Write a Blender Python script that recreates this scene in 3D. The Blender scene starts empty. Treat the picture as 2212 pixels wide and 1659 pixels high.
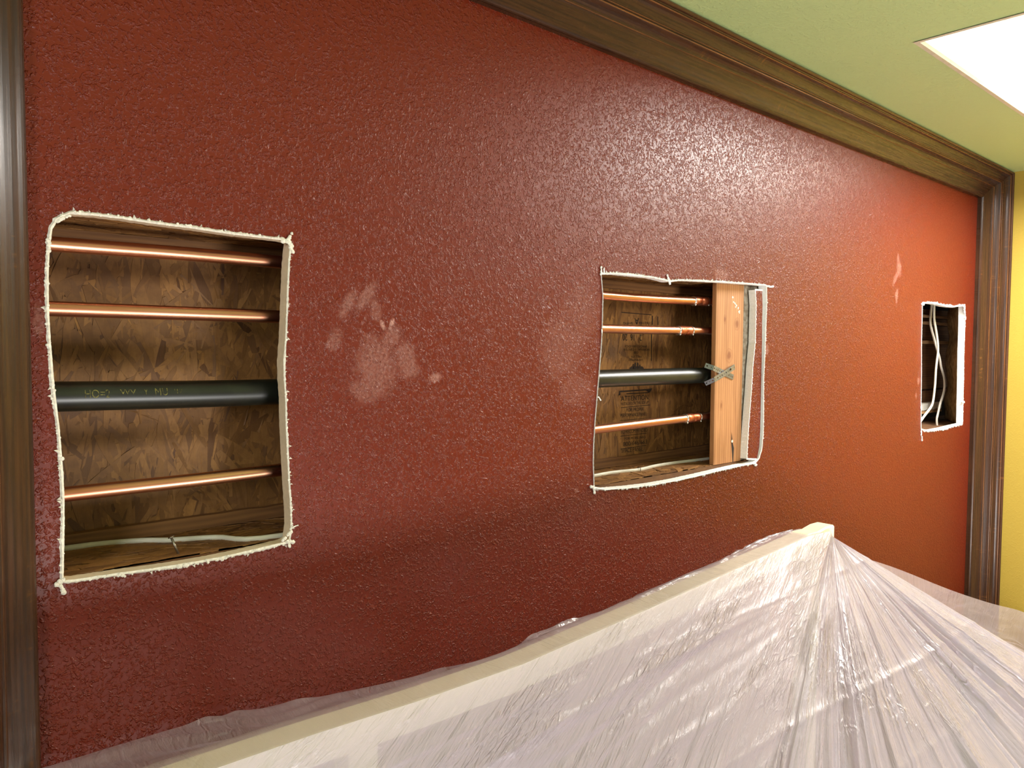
import bpy, bmesh, math, random
import numpy as np
from mathutils import Vector, Matrix, noise as mn
from mathutils.geometry import tessellate_polygon

random.seed(7); rng = np.random.default_rng(11)
scn = bpy.context.scene
col = scn.collection
H0 = 1.75                     # eye height above the floor; all z below are given relative to the eye

# ------------------------------------------------------------------ camera, world, light, exposure
FPX, W, H = 1682.91, 2212.0, 1659.0
F = Vector((0.6705309, 0.74033866, -0.04782229)).normalized()
R = Vector((0.74136481, -0.67107585, 0.00595161)).normalized()
U = R.cross(F).normalized()
cam = bpy.data.cameras.new('camera'); co = bpy.data.objects.new('camera', cam); col.objects.link(co)
cam.sensor_width = 36.0; cam.lens = 36.0 * FPX / W; cam.clip_start = 0.02
co.matrix_world = Matrix(((R.x, U.x, -F.x, 0), (R.y, U.y, -F.y, 0), (R.z, U.z, -F.z, H0), (0, 0, 0, 1)))
scn.camera = co
wd = bpy.data.worlds.new('world'); scn.world = wd; wd.use_nodes = True
wd.node_tree.nodes['Background'].inputs[0].default_value = (0.9, 0.85, 0.75, 1)
wd.node_tree.nodes['Background'].inputs[1].default_value = 0.15
scn.view_settings.view_transform = 'Standard'; scn.view_settings.look = 'None'
scn.view_settings.gamma = 1; scn.view_settings.use_curve_mapping = False
scn.view_settings.exposure = 0.0

def area(name, loc, target, sx, sy, power, color):
    l = bpy.data.lights.new(name, 'AREA'); l.shape = 'RECTANGLE'; l.size = sx; l.size_y = sy
    l.energy = power; l.color = color
    o = bpy.data.objects.new(name, l); col.objects.link(o)
    o.location = (loc[0], loc[1], loc[2] + H0)
    d = Vector(target) - Vector(loc); o.rotation_euler = d.to_track_quat('-Z', 'Y').to_euler()
    return o
LIGHT_PANEL = 60.0
area('room_lamp', (-1.35, -0.9, 0.30), (1.6, 1.0, -0.15), 0.6, 0.6, 25, (0.95, 0.98, 1.0))
area('rear_fill', (0.6, -3.1, -0.35), (1.0, 1.0, 0.10), 2.8, 1.3, 7, (0.96, 0.98, 1.0))  # unseen fill panel added behind the camera to light the wall evenly
area('ceiling_fill', (1.0, -1.6, -1.45), (1.7, 0.35, 0.65), 0.7, 0.7, 62, (1.0, 0.985, 0.95))  # unseen uplight added low behind the camera to brighten the ceiling

# ------------------------------------------------------------------ helpers
def ray(px, py): return F + R * ((px - W / 2) / FPX) - U * ((py - H / 2) / FPX)
def P(px, py, y=1.0):
    """the point of the vertical plane Y=y that the photograph shows at a pixel (eye at the origin)"""
    d = ray(px, py); return d * (y / d.y)
def Pz(px, py, z):
    d = ray(px, py); return d * (z / d.z)

def link_mesh(name, verts, faces, mat=None, parent=None, smooth=False, uvs=None, wear=None):
    me = bpy.data.meshes.new(name)
    me.from_pydata([(v[0], v[1], v[2] + H0) for v in verts], [], faces)
    me.update()
    if mat is not None:
        for m in (mat if isinstance(mat, (list, tuple)) else [mat]): me.materials.append(m)
    if smooth: me.polygons.foreach_set('use_smooth', [True] * len(me.polygons))
    if uvs is not None:
        uv = me.uv_layers.new(name='UVMap')
        idx = np.empty(len(me.loops), dtype=np.int32); me.loops.foreach_get('vertex_index', idx)
        uv.data.foreach_set('uv', np.asarray(uvs, dtype=np.float32)[idx].ravel())
    if wear is not None:
        a = me.attributes.new('wear', 'FLOAT', 'POINT'); a.data.foreach_set('value', np.asarray(wear, dtype=np.float32))
    o = bpy.data.objects.new(name, me); col.objects.link(o)
    if parent is not None: o.parent = parent
    return o
def tag(o, label=None, cat=None, group=None, kind=None):
    if label: o['label'] = label
    if cat: o['category'] = cat
    if group: o['group'] = group
    if kind: o['kind'] = kind
    return o
def empty(name, loc, label, cat, group=None):
    o = bpy.data.objects.new(name, None); col.objects.link(o); o.empty_display_size = 0.05
    # parts are modelled in world coordinates, so the Empty's base offset is undone on the parts
    o.location = (loc[0], loc[1], loc[2] + H0)
    return tag(o, label, cat, group)
def attach(part, root):
    part.parent = root; part.matrix_parent_inverse = Matrix.Translation(-Vector(root.location)); return part
def boxvf(x0, x1, y0, y1, z0, z1):
    v = [(x0,y0,z0),(x1,y0,z0),(x1,y1,z0),(x0,y1,z0),(x0,y0,z1),(x1,y0,z1),(x1,y1,z1),(x0,y1,z1)]
    f = [(0,3,2,1),(4,5,6,7),(0,1,5,4),(1,2,6,5),(2,3,7,6),(3,0,4,7)]
    return v, f
def box(name, x0, x1, y0, y1, z0, z1, mat, parent=None, bevel=0.0):
    v, f = boxvf(x0, x1, y0, y1, z0, z1)
    o = link_mesh(name, v, f, mat, parent)
    if bevel:
        m = o.modifiers.new('bevel', 'BEVEL'); m.width = bevel; m.segments = 2
    return o
def smooth_path(pts, n=8):
    pts = [Vector(p) for p in pts]
    if len(pts) < 3: return pts
    out = []
    for i in range(len(pts) - 1):
        p0 = pts[max(i-1,0)]; p1 = pts[i]; p2 = pts[i+1]; p3 = pts[min(i+2,len(pts)-1)]
        for k in range(n):
            t = k / n
            out.append(0.5*((2*p1)+(-p0+p2)*t+(2*p0-5*p1+4*p2-p3)*t*t+(-p0+3*p1-3*p2+p3)*t**3))
    out.append(pts[-1]); return out
def tubevf(path, r, seg=24, rz=None, caps=True, radii=None):
    V, Fc = [], []
    n = len(path)
    for i, p in enumerate(path):
        d = (path[min(i+1,n-1)] - path[max(i-1,0)]).normalized()
        a = Vector((0,1,0)) if abs(d.y) < 0.9 else Vector((1,0,0))
        b = d.cross(a).normalized(); a = b.cross(d).normalized()
        rr = radii[i] if radii else r
        for k in range(seg):
            t = 2*math.pi*k/seg
            V.append(p + a*(math.cos(t)*rr) + b*(math.sin(t)*(rr if rz is None else rz)))
    for i in range(n-1):
        for k in range(seg):
            k2 = (k+1)%seg
            Fc.append((i*seg+k, i*seg+k2, (i+1)*seg+k2, (i+1)*seg+k))
    if caps:
        Fc.append(tuple(range(seg))[::-1]); Fc.append(tuple((n-1)*seg+k for k in range(seg)))
    return V, Fc
def tube(name, path, r, mat, parent=None, seg=24, rz=None, radii=None):
    v, f = tubevf(path, r, seg, rz, radii=radii)
    return link_mesh(name, v, f, mat, parent, smooth=True)

# ------------------------------------------------------------------ materials
def lin(r, g, b):
    f = lambda c: ((c/255)/12.92 if c/255 <= 0.04045 else ((c/255+0.055)/1.055)**2.4)
    return (f(r), f(g), f(b), 1)
class NT:
    def __init__(s, name):
        s.m = bpy.data.materials.new(name); s.m.use_nodes = True; s.t = s.m.node_tree
        s.b = s.t.nodes['Principled BSDF']; s.out = s.t.nodes['Material Output']
        s.geo = None
    def n(s, typ, ins=None, **kw):
        nd = s.t.nodes.new(typ)
        for k, v in kw.items(): setattr(nd, k, v)
        for k, v in (ins or {}).items(): s.set(nd.inputs[k], v)
        return nd
    def set(s, sock, v):
        if isinstance(v, bpy.types.NodeSocket): s.t.links.new(v, sock)
        else: sock.default_value = v
    def coord(s, k='Object'): return s.n('ShaderNodeTexCoord').outputs[k]
    def mapping(s, v, scale=(1,1,1), rot=(0,0,0), loc=(0,0,0)):
        return s.n('ShaderNodeMapping', {'Vector': v, 'Scale': scale, 'Rotation': rot, 'Location': loc}).outputs[0]
    def noise(s, v, scale, detail=3, rough=0.5, dist=0.0):
        return s.n('ShaderNodeTexNoise', {'Vector': v, 'Scale': scale, 'Detail': detail, 'Roughness': rough, 'Distortion': dist}).outputs[0]
    def ramp(s, v, a, b, lo=0.0, hi=1.0, smooth=True):
        nd = s.n('ShaderNodeMapRange', {'Value': v, 'From Min': a, 'From Max': b, 'To Min': lo, 'To Max': hi})
        nd.interpolation_type = 'SMOOTHSTEP' if smooth else 'LINEAR'; return nd.outputs[0]
    def math(s, op, a, b=0.0, c=0.0):
        nd = s.n('ShaderNodeMath', operation=op); s.set(nd.inputs[0], a); s.set(nd.inputs[1], b); s.set(nd.inputs[2], c); return nd.outputs[0]
    def mix(s, f, a, b):
        nd = s.n('ShaderNodeMix', data_type='RGBA'); s.set(nd.inputs[0], f); s.set(nd.inputs[6], a); s.set(nd.inputs[7], b); return nd.outputs[2]
    def bump(s, h, strength, dist, prev=None):
        nd = s.n('ShaderNodeBump', {'Height': h, 'Strength': strength, 'Distance': dist})
        if prev is not None: s.set(nd.inputs['Normal'], prev)
        return nd.outputs[0]
    def done(s, **kw):
        for k, v in kw.items(): s.set(s.b.inputs[k.replace('_', ' ')], v)
        return s.m

def paint(name, c, rough=0.5, tex=True, amt=1.0, smudges=None, scale=1.0, spec=0.5):
    t = NT(name); g = t.coord()
    base = c
    if tex:
        n1 = t.noise(g, 150*scale, 2, 0.5, 0.6)
        n2 = t.noise(g, 62*scale, 2, 0.55, 1.2)
        ridge = t.ramp(n1, 0.44, 0.62)
        gate = t.ramp(n2, 0.36, 0.60)
        h = t.math('MULTIPLY', ridge, t.math('ADD', t.math('MULTIPLY', gate, 0.8), 0.2))
        fine = t.noise(g, 700*scale, 2)
        h = t.math('ADD', h, t.math('MULTIPLY', fine, 0.10))
        nrm = t.bump(h, 1.0, 0.00075*amt)
        t.done(Normal=nrm)
    v = t.noise(g, 6, 3)
    base = t.mix(t.ramp(v, 0.3, 0.7, 0, 0.10), c, tuple(x*0.8 for x in c[:3])+(1,))
    r = rough
    if smudges:
        total = None
        grain = t.ramp(t.noise(g, 210, 4, 0.7), 0.34, 0.62)
        edge = t.noise(g, 45, 4, 0.7)
        for (x, z, rx, rz, rot, s) in smudges:
            mp = t.n('ShaderNodeVectorMath', {0: g, 1: (x, 1.0, z+H0)}, operation='SUBTRACT').outputs[0]
            mp = t.n('ShaderNodeVectorRotate', {'Vector': mp, 'Axis': (0,1,0), 'Angle': rot}).outputs[0]
            mp = t.n('ShaderNodeVectorMath', {0: mp, 1: (1/rx, 0, 1/rz)}, operation='MULTIPLY').outputs[0]
            d = t.n('ShaderNodeVectorMath', {0: mp}, operation='LENGTH').outputs['Value']
            d = t.math('ADD', d, t.math('MULTIPLY', t.math('SUBTRACT', edge, 0.5), 1.3))
            mk = t.ramp(d, 0.45, 1.2, s*.62, 0.0)
            total = mk if total is None else t.math('MAXIMUM', total, mk)
        total = t.math('MULTIPLY', total, t.math('ADD', t.math('MULTIPLY', grain, 0.75), 0.25))
        base = t.mix(total, base, lin(225, 175, 160))
        r = t.math('ADD', t.math('MULTIPLY', total, 0.3), rough)
    return t.done(**{'Base_Color': base, 'Roughness': r, 'Specular_IOR_Level': spec})

def plain(name, c, rough=0.5, metal=0.0, nscale=0, nmix=0.25, c2=None, bump=0.0, spec=0.5):
    t = NT(name); base = c
    if nscale:
        n = t.noise(t.coord(), nscale, 5, 0.6)
        base = t.mix(t.ramp(n, 0.3, 0.7, 0, 1), c, c2 or tuple(x*(1-nmix) for x in c[:3])+(1,))
        if bump: t.done(Normal=t.bump(n, 1.0, bump))
    return t.done(**{'Base_Color': base, 'Roughness': rough, 'Metallic': metal, 'Specular_IOR_Level': spec})

def wood(name, c1, c2, along='x', rough=0.6, fs=1.0, knots=(), bump=0.0004):
    t = NT(name); g = t.coord()
    sc = {'x': (4,60,60), 'z': (60,60,4)}[along]
    g2 = t.mapping(g, tuple(q*fs for q in sc))
    n = t.noise(g2, 1.0, 6, 0.65, 0.4)
    f = t.ramp(n, 0.32, 0.70)
    rings = t.n('ShaderNodeTexWave', {'Vector': t.mapping(g, (1,1,0.10) if along=='z' else (0.1,1,1)), 'Scale': 34.0*fs, 'Distortion': 3.0, 'Detail': 2.0, 'Detail Scale': 1.2}, bands_direction='X' if along=='z' else 'Z').outputs[1]
    f = t.math('ADD', t.math('MULTIPLY', f, 0.6), t.math('MULTIPLY', rings, 0.4))
    base = t.mix(f, c1, c2)
    for (x, z, rx, rz) in knots:
        mp = t.n('ShaderNodeVectorMath', {0: g, 1: (x, 0, z+H0)}, operation='SUBTRACT').outputs[0]
        mp = t.n('ShaderNodeVectorMath', {0: mp, 1: (1/rx, 0, 1/rz)}, operation='MULTIPLY').outputs[0]
        d = t.n('ShaderNodeVectorMath', {0: mp}, operation='LENGTH').outputs['Value']
        d = t.math('ADD', d, t.math('MULTIPLY', t.math('SUBTRACT', t.noise(g, 90, 2), 0.5), 0.5))
        base = t.mix(t.ramp(d, 0.25, 1.0, 0.75, 0), base, lin(120, 62, 25))
        base = t.mix(t.ramp(t.math('ABSOLUTE', t.math('SUBTRACT', d, 1.0)), 0.0, 0.22, 0.4, 0), base, lin(140, 80, 40))
    return t.done(**{'Base_Color': base, 'Roughness': rough, 'Normal': t.bump(n, 1.0, bump)})

# unpainted positions of dusty finger marks: pixel centre, half sizes in metres, rotation, strength
def sm(px, py, rx, rz, rot=0.0, s=0.4):
    p = P(px, py); return (p.x, p.z, rx, rz, rot, s)
SM = [sm(752,655,.010,.026,-.6,.32), sm(792,640,.011,.030,-.65,.32), sm(812,668,.012,.02,.2,.22), sm(815,790,.040,.050,.1,.30),
      sm(880,780,.022,.036,.3,.30), sm(722,735,.013,.02,-.5,.25), sm(850,725,.016,.018,0,.3), sm(790,845,.030,.020,0,.25),
      sm(826,702,.004,.009,.4,.9), sm(846,700,.004,.011,-.4,.9), sm(942,815,.014,.007,.2,.5), sm(1215,755,.06,.07,0,.16), sm(1255,680,.05,.06,0,.12), sm(1243,842,.05,.035,0,.14),
      sm(84,690,.006,.020,0,.25), sm(1560,592,.03,.014,0,.3), sm(1657,755,.008,.014,0,.4), sm(1935,600,.035,.012,.8,.35), sm(1942,580,.02,.028,.2,.35), sm(1937,640,.012,.024,0,.45),
      sm(1940,560,.010,.016,.1,.35), sm(1984,822,.012,.014,0,.4), sm(1979,855,.008,.012,0,.35), sm(1587,1134,.003,.003,0,1), sm(1245,1060,.006,.006,0,.3)]
M = {}
SY0 = 1.0215
M['red'] = paint('red_paint', lin(106, 31, 10), 0.36, smudges=SM, amt=1.4, scale=1.45, spec=0.36)
M['yellow'] = paint('yellow_paint', lin(184, 158, 64), 0.5, amt=0.35)
M['green'] = paint('green_paint', lin(186, 206, 142), 0.55, amt=0.5, scale=0.9)
M['white_drywall'] = paint('white_ceiling_paint', lin(238, 234, 222), 0.6, amt=1.0)
M['cream_lip'] = plain('cream_corner_paint', lin(214, 204, 176), 0.6, nscale=60, nmix=0.12)
M['room'] = plain('beige_room_paint', lin(150, 138, 112), 0.6, nscale=8, nmix=0.06)
M['floor'] = wood('floor_boards', lin(120, 84, 52), lin(84, 55, 33), 'x', 0.5, 0.5)
M['gypsum'] = plain('gypsum_core', lin(246, 238, 222), 0.85, nscale=260, nmix=0.22, bump=0.0006)
M['jamb'] = plain('cut_gypsum_face', lin(238, 216, 186), 0.9, nscale=120, nmix=0.10, bump=0.0003)
M['jamb_white'] = plain('cut_white_gypsum_face', lin(250, 248, 244), 0.9, nscale=120, nmix=0.06, bump=0.0003)
M['gypsum_white'] = plain('white_gypsum_core', lin(250, 247, 240), 0.85, nscale=260, nmix=0.12, bump=0.0006)
M['osb'] = plain('strand_board_base', lin(110, 70, 32), 0.7, nscale=40, c2=lin(92, 56, 24), bump=0.001)
M['stud'] = wood('stud_pine', lin(192, 138, 90), lin(152, 98, 54), 'z', 0.6, 1.0,
    knots=[(P(1575,768,SY0).x, P(1575,768,SY0).z, .014, .016), (P(1566,690,SY0).x, P(1566,690,SY0).z, .006, .010), (P(1592,700,SY0).x, P(1592,700,SY0).z, .012, .014),
           (P(1558,876,SY0).x, P(1558,876,SY0).z, .005, .011)])
M['dusty'] = plain('dusty_wood', lin(128, 112, 92), 0.9, nscale=90, c2=lin(176, 166, 150), bump=0.001)
M['plate'] = wood('plate_wood', lin(140, 96, 52), lin(92, 56, 26), 'x', 0.7)
M['dark_wood'] = wood('old_wood', lin(134, 92, 54), lin(84, 54, 30), 'x', 0.8)
t = NT('copper'); g = t.coord()
cn = t.noise(t.mapping(g, (3, 40, 40)), 1.0, 4, 0.6)
M['copper'] = t.done(**{'Base_Color': t.mix(t.ramp(cn, .35, .7), lin(232, 172, 138), lin(198, 126, 96)), 'Metallic': 1.0, 'Roughness': t.ramp(cn, .3, .7, .26, .38)})
t = NT('heated_copper'); g = t.coord()
cn = t.noise(g, 90, 4, 0.6)
M['copper_hot'] = t.done(**{'Base_Color': t.mix(t.ramp(cn, .4, .62), lin(200, 124, 92), lin(172, 84, 44)), 'Metallic': 1.0, 'Roughness': .4})
M['solder'] = plain('solder', lin(205, 205, 200), 0.3, 1.0)
M['black_pipe'] = plain('black_pipe_coat', lin(24, 25, 21), 0.36, nscale=30, c2=lin(34, 36, 27), spec=0.6)
M['stencil_yellow'] = plain('yellow_stencil', lin(120, 112, 50), 0.7, nscale=300, c2=lin(46, 44, 26))
M['ink'] = plain('black_ink', lin(30, 20, 12), 0.8, nscale=250, c2=lin(50, 32, 16))
M['galv'] = plain('galvanised_steel', lin(150, 152, 156), 0.42, 0.85, nscale=60, nmix=0.3)
M['nail'] = plain('nail_steel', lin(150, 140, 125), 0.35, 0.9)
M['cable'] = plain('cable_sheath', lin(214, 208, 190), 0.45, nscale=40, nmix=0.08)
M['cable2'] = plain('cable_sheath_grey', lin(206, 198, 184), 0.45, nscale=40, nmix=0.1)
M['insul'] = plain('paper_insulation', lin(226, 198, 140), 0.95, nscale=35, c2=lin(150, 116, 70), bump=0.01)
M['pvc'] = plain('white_pvc', lin(222, 218, 204), 0.5, nscale=50, nmix=0.15)
M['void'] = plain('dark_cavity', lin(40, 28, 18), 0.9, nscale=20)
M['cream'] = plain('cream_rail_paint', lin(250, 242, 208), 0.45, nscale=12, nmix=0.05)

# trim: stained wood with the finish rubbed through on the arrises
t = NT('dark_stained_trim')
uv = t.n('ShaderNodeUVMap').outputs[0]
g1 = t.mapping(uv, (5, 160, 1)); n1 = t.noise(g1, 1.0, 6, 0.65)
cr = t.mapping(uv, (150, 22, 1)); n2 = t.noise(cr, 1.0, 3, 0.6)
lg = t.noise(t.mapping(uv, (3, 26, 1)), 1.0, 4, 0.6)
base = t.mix(t.ramp(n1, .34, .68), lin(74, 47, 30), lin(46, 30, 20))
base = t.mix(t.math('MULTIPLY', t.ramp(n1, .56, .70), t.ramp(lg, .50, .72, 0, .8)), base, lin(112, 72, 38))
base = t.mix(t.math('MULTIPLY', t.ramp(n2, .56, .68), t.ramp(lg, .5, .68, 0, .5)), base, lin(140, 92, 46))
wr = t.n('ShaderNodeAttribute', attribute_name='wear').outputs['Fac']
wm = t.math('MULTIPLY', wr, t.ramp(t.noise(t.mapping(uv, (5, 1, 1)), 1.0, 3, .6), .30, .60, .35, .85))
base = t.mix(wm, base, lin(150, 96, 50))
M['trim'] = t.done(**{'Base_Color': base, 'Roughness': t.ramp(n1, .3, .7, .22, .32), 'Normal': t.bump(n1, 1.0, 0.00012), 'Specular_IOR_Level': 0.3})

# plastic film; lavender tint puts pink reflected from the red wall into the colour
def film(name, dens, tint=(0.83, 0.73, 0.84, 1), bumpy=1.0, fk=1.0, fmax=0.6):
    t = NT(name); g = t.coord(); t.t.nodes.remove(t.b)
    uv = t.n('ShaderNodeUVMap').outputs[0]
    a = t.noise(t.mapping(uv, (34, 5, 1)), 1.0, 5, 0.6, 0.4)
    v = t.n('ShaderNodeTexVoronoi', {'Vector': t.n('ShaderNodeVectorMath', {0: t.mapping(uv, (48, 22, 1)), 1: t.n('ShaderNodeTexNoise', {'Vector': uv, 'Scale': 14.0, 'Detail': 3.0}).outputs[1]}, operation='ADD').outputs[0], 'Scale': 1.0}, feature='DISTANCE_TO_EDGE').outputs[0]
    crk = t.ramp(v, 0.0, 0.10, 1, 0)
    patch = t.ramp(t.noise(uv, 5.0, 3, .6), .46, .64)
    crk = t.math('MULTIPLY', crk, patch)
    b = t.noise(t.mapping(uv, (150, 60, 1)), 1.0, 4, 0.65, 1.0)
    h = t.math('ADD', t.math('MULTIPLY', a, 1.2), t.math('ADD', t.math('MULTIPLY', crk, 0.22), t.math('MULTIPLY', t.math('MULTIPLY', b, t.math('ADD', patch, .25)), 0.5)))
    nrm = t.bump(h, 1.0, 0.0035*bumpy)
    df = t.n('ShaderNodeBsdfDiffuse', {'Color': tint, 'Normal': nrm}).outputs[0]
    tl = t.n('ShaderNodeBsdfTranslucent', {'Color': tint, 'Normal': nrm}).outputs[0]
    tr = t.n('ShaderNodeBsdfTransparent', {'Color': (1, 1, 1, 1)}).outputs[0]
    gl = t.n('ShaderNodeBsdfGlossy', {'Color': (1, 1, 1, 1), 'Roughness': 0.24, 'Normal': nrm}).outputs[0]
    body = t.n('ShaderNodeMixShader', {0: 0.42, 1: df, 2: tl}).outputs[0]
    mx = t.n('ShaderNodeMixShader', {0: dens, 1: tr, 2: body}).outputs[0]
    fr = t.n('ShaderNodeFresnel', {'IOR': 1.5, 'Normal': nrm}).outputs[0]
    fr = t.math('MINIMUM', t.math('ADD', t.math('MULTIPLY', fr, fk), 0.03), fmax)
    mx = t.n('ShaderNodeMixShader', {0: fr, 1: mx, 2: gl}).outputs[0]
    t.set(t.out.inputs[0], mx)
    return t.m
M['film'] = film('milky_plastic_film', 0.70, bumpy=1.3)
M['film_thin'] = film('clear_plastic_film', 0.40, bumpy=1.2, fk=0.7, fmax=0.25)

t = NT('lit_diffuser'); t.done(**{'Base_Color': (1,1,1,1), 'Emission_Color': (1.0, 0.98, 0.94, 1), 'Emission_Strength': LIGHT_PANEL}); M['lamp'] = t.m

# ------------------------------------------------------------------ room shell
XL, XR, ZC, ZF = 0.183, 3.213, 0.557, -1.75
PD, PH, PW = 0.090, 0.093, 0.085      # how far the moulding stands out, its rise, its width at the sides
CEIL = ZC + PH; XW = XR + PW
RX0, RX1, RY0, RY1 = 1.760, 3.02, -0.90, 0.676   # lit recess in the ceiling
SH = 0.19
tag(box('floor', -2.6, XW + .1, -3.3, 1.02, ZF - .05, ZF, M['floor']), kind='structure')
# ceiling with the opening
vs = []; fs = []
def slab(x0, x1, y0, y1):
    v, f = boxvf(x0, x1, y0, y1, CEIL, CEIL + .04); k = len(vs); vs.extend(v); fs.extend([tuple(i + k for i in q) for q in f])
slab(-2.6, RX0, -3.3, 1.1); slab(RX1, XW + .1, -3.3, 1.1); slab(RX0, RX1, RY1, 1.1); slab(RX0, RX1, -3.3, RY0)
ceil = tag(link_mesh('ceiling', vs, fs, M['green']), kind='structure')
# recess: four white sides with a cream rounded lip
for (a, b) in (((RX0, RY1), (RX1, RY1)), ((RX1, RY1), (RX1, RY0)), ((RX1, RY0), (RX0, RY0)), ((RX0, RY0), (RX0, RY1))):
    cx, cy = (RX0 + RX1) / 2, (RY0 + RY1) / 2
    d = Vector((b[0]-a[0], b[1]-a[1], 0)).normalized(); inn = Vector((d.y, -d.x, 0))
    if inn.dot(Vector((cx - a[0], cy - a[1], 0))) < 0: inn = -inn
    V = []; Fc = []
    prof = [(-.004, -.0015), (0.006, -.0015), (.010, .004), (.010, .05), (.010, SH)]
    for q in (a, b):
        for (i, z) in prof:
            s_ = 1 if q is b else -1
            V.append((q[0] + inn.x*i - d.x*s_*i, q[1] + inn.y*i - d.y*s_*i, CEIL + z))
    n = len(prof)
    for k in range(n-1): Fc.append((k, k+1, n+k+1, n+k))
    side = link_mesh('recess_side', V, Fc, M['white_drywall'], ceil)
    lipv = [(x, y, z) for (x, y, z) in V]
    lp = link_mesh('recess_lip', [V[0], V[1], V[2], V[n], V[n+1], V[n+2]], [(0,1,4,3), (1,2,5,4)], M['cream_lip'], ceil)
    for v_ in lp.data.vertices: v_.co.z -= 0.0006
LX0, LX1, LY0, LY1 = 2.42, 2.98, -.15, .60
lamp = empty('ceiling_light', ((LX0+LX1)/2, (LY0+LY1)/2, CEIL + SH - .03), 'glowing flat light fixture mounted inside the white ceiling recess', 'light')
attach(box('diffuser', LX0 + .02, LX1 - .02, LY0 + .02, LY1 - .02, CEIL + SH - .035, CEIL + SH - .012, M['lamp'], bevel=.008), lamp)
attach(box('frame', LX0, LX1, LY0, LY1, CEIL + SH - .012, CEIL + SH - .0005, M['white_drywall']), lamp)
link_mesh('recess_top', *boxvf(RX0 - .02, RX1 + .02, RY0 - .02, RY1 + .02, CEIL + SH, CEIL + SH + .02), M['white_drywall'], ceil)
tag(box('wall_right', XW, XW + .08, -3.3, 1.0205, ZF, CEIL, M['yellow']), kind='structure')
tag(box('wall_left', -2.68, -2.6, -3.3, 0.91, ZF, CEIL, M['room']), kind='structure')
tag(box('wall_front', -2.6, XW, -3.38, -3.3, ZF, CEIL, M['room']), kind='structure')

# ------------------------------------------------------------------ the red wall with its three cut openings
def densify(pts, step=0.0025):
    out = []
    n = len(pts)
    for i in range(n):
        a, b = pts[i], pts[(i+1) % n]
        k = max(1, int((b - a).length / step))
        for j in range(k): out.append(a + (b - a) * (j / k))
    return out
def px_loop(lst):
    return [Vector((P(x, y).x, P(x, y).z)) for x, y in lst]
HOLES_PX = [
 [(150,462),(200,465),(260,472),(340,484),(420,494),(500,506),(560,513),(612,519),(627,524),(623,560),(620,620),(618,680),(616,730),(612,780),(613,820),(616,860),
  (617,920),(620,980),(623,1040),(627,1100),(628,1135),(624,1165),(614,1171),(560,1184),(500,1198),(440,1210),(380,1220),(320,1229),(260,1237),(200,1246),(160,1252),(136,1254),
  (137,1200),(138,1140),(138,1080),(136,1030),(132,980),(128,930),(122,880),(116,830),(112,780),(108,730),(105,680),(104,630),(104,580),(107,530),(112,495),(125,474)],
 [(1298,592),(1330,592),(1370,596),(1410,600),(1432,605),(1446,609),(1470,606),(1500,607),(1560,610),(1620,614),(1654,617),(1655,650),(1653,700),(1651,760),(1648,820),(1648,900),
  (1647,940),(1644,970),(1638,990),(1630,999),(1600,1005),(1560,1014),(1510,1026),(1460,1037),(1410,1046),(1360,1052),(1310,1056),(1283,1052),(1281,1000),(1282,960),(1285,910),
  (1290,850),(1295,790),(1299,740),(1301,690),(1302,640)],
 [(1992,656),(2010,655),(2026,658),(2042,662),(2058,664),(2070,662),(2083,661),(2083,700),(2081,760),(2080,820),(2079,870),(2078,915),(2060,919),(2040,924),(2015,929),(2000,929),
  (1989,926),(1989,870),(1990,800),(1990,740),(1991,700)]]
TH = 0.020
outer_loops = []
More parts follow.
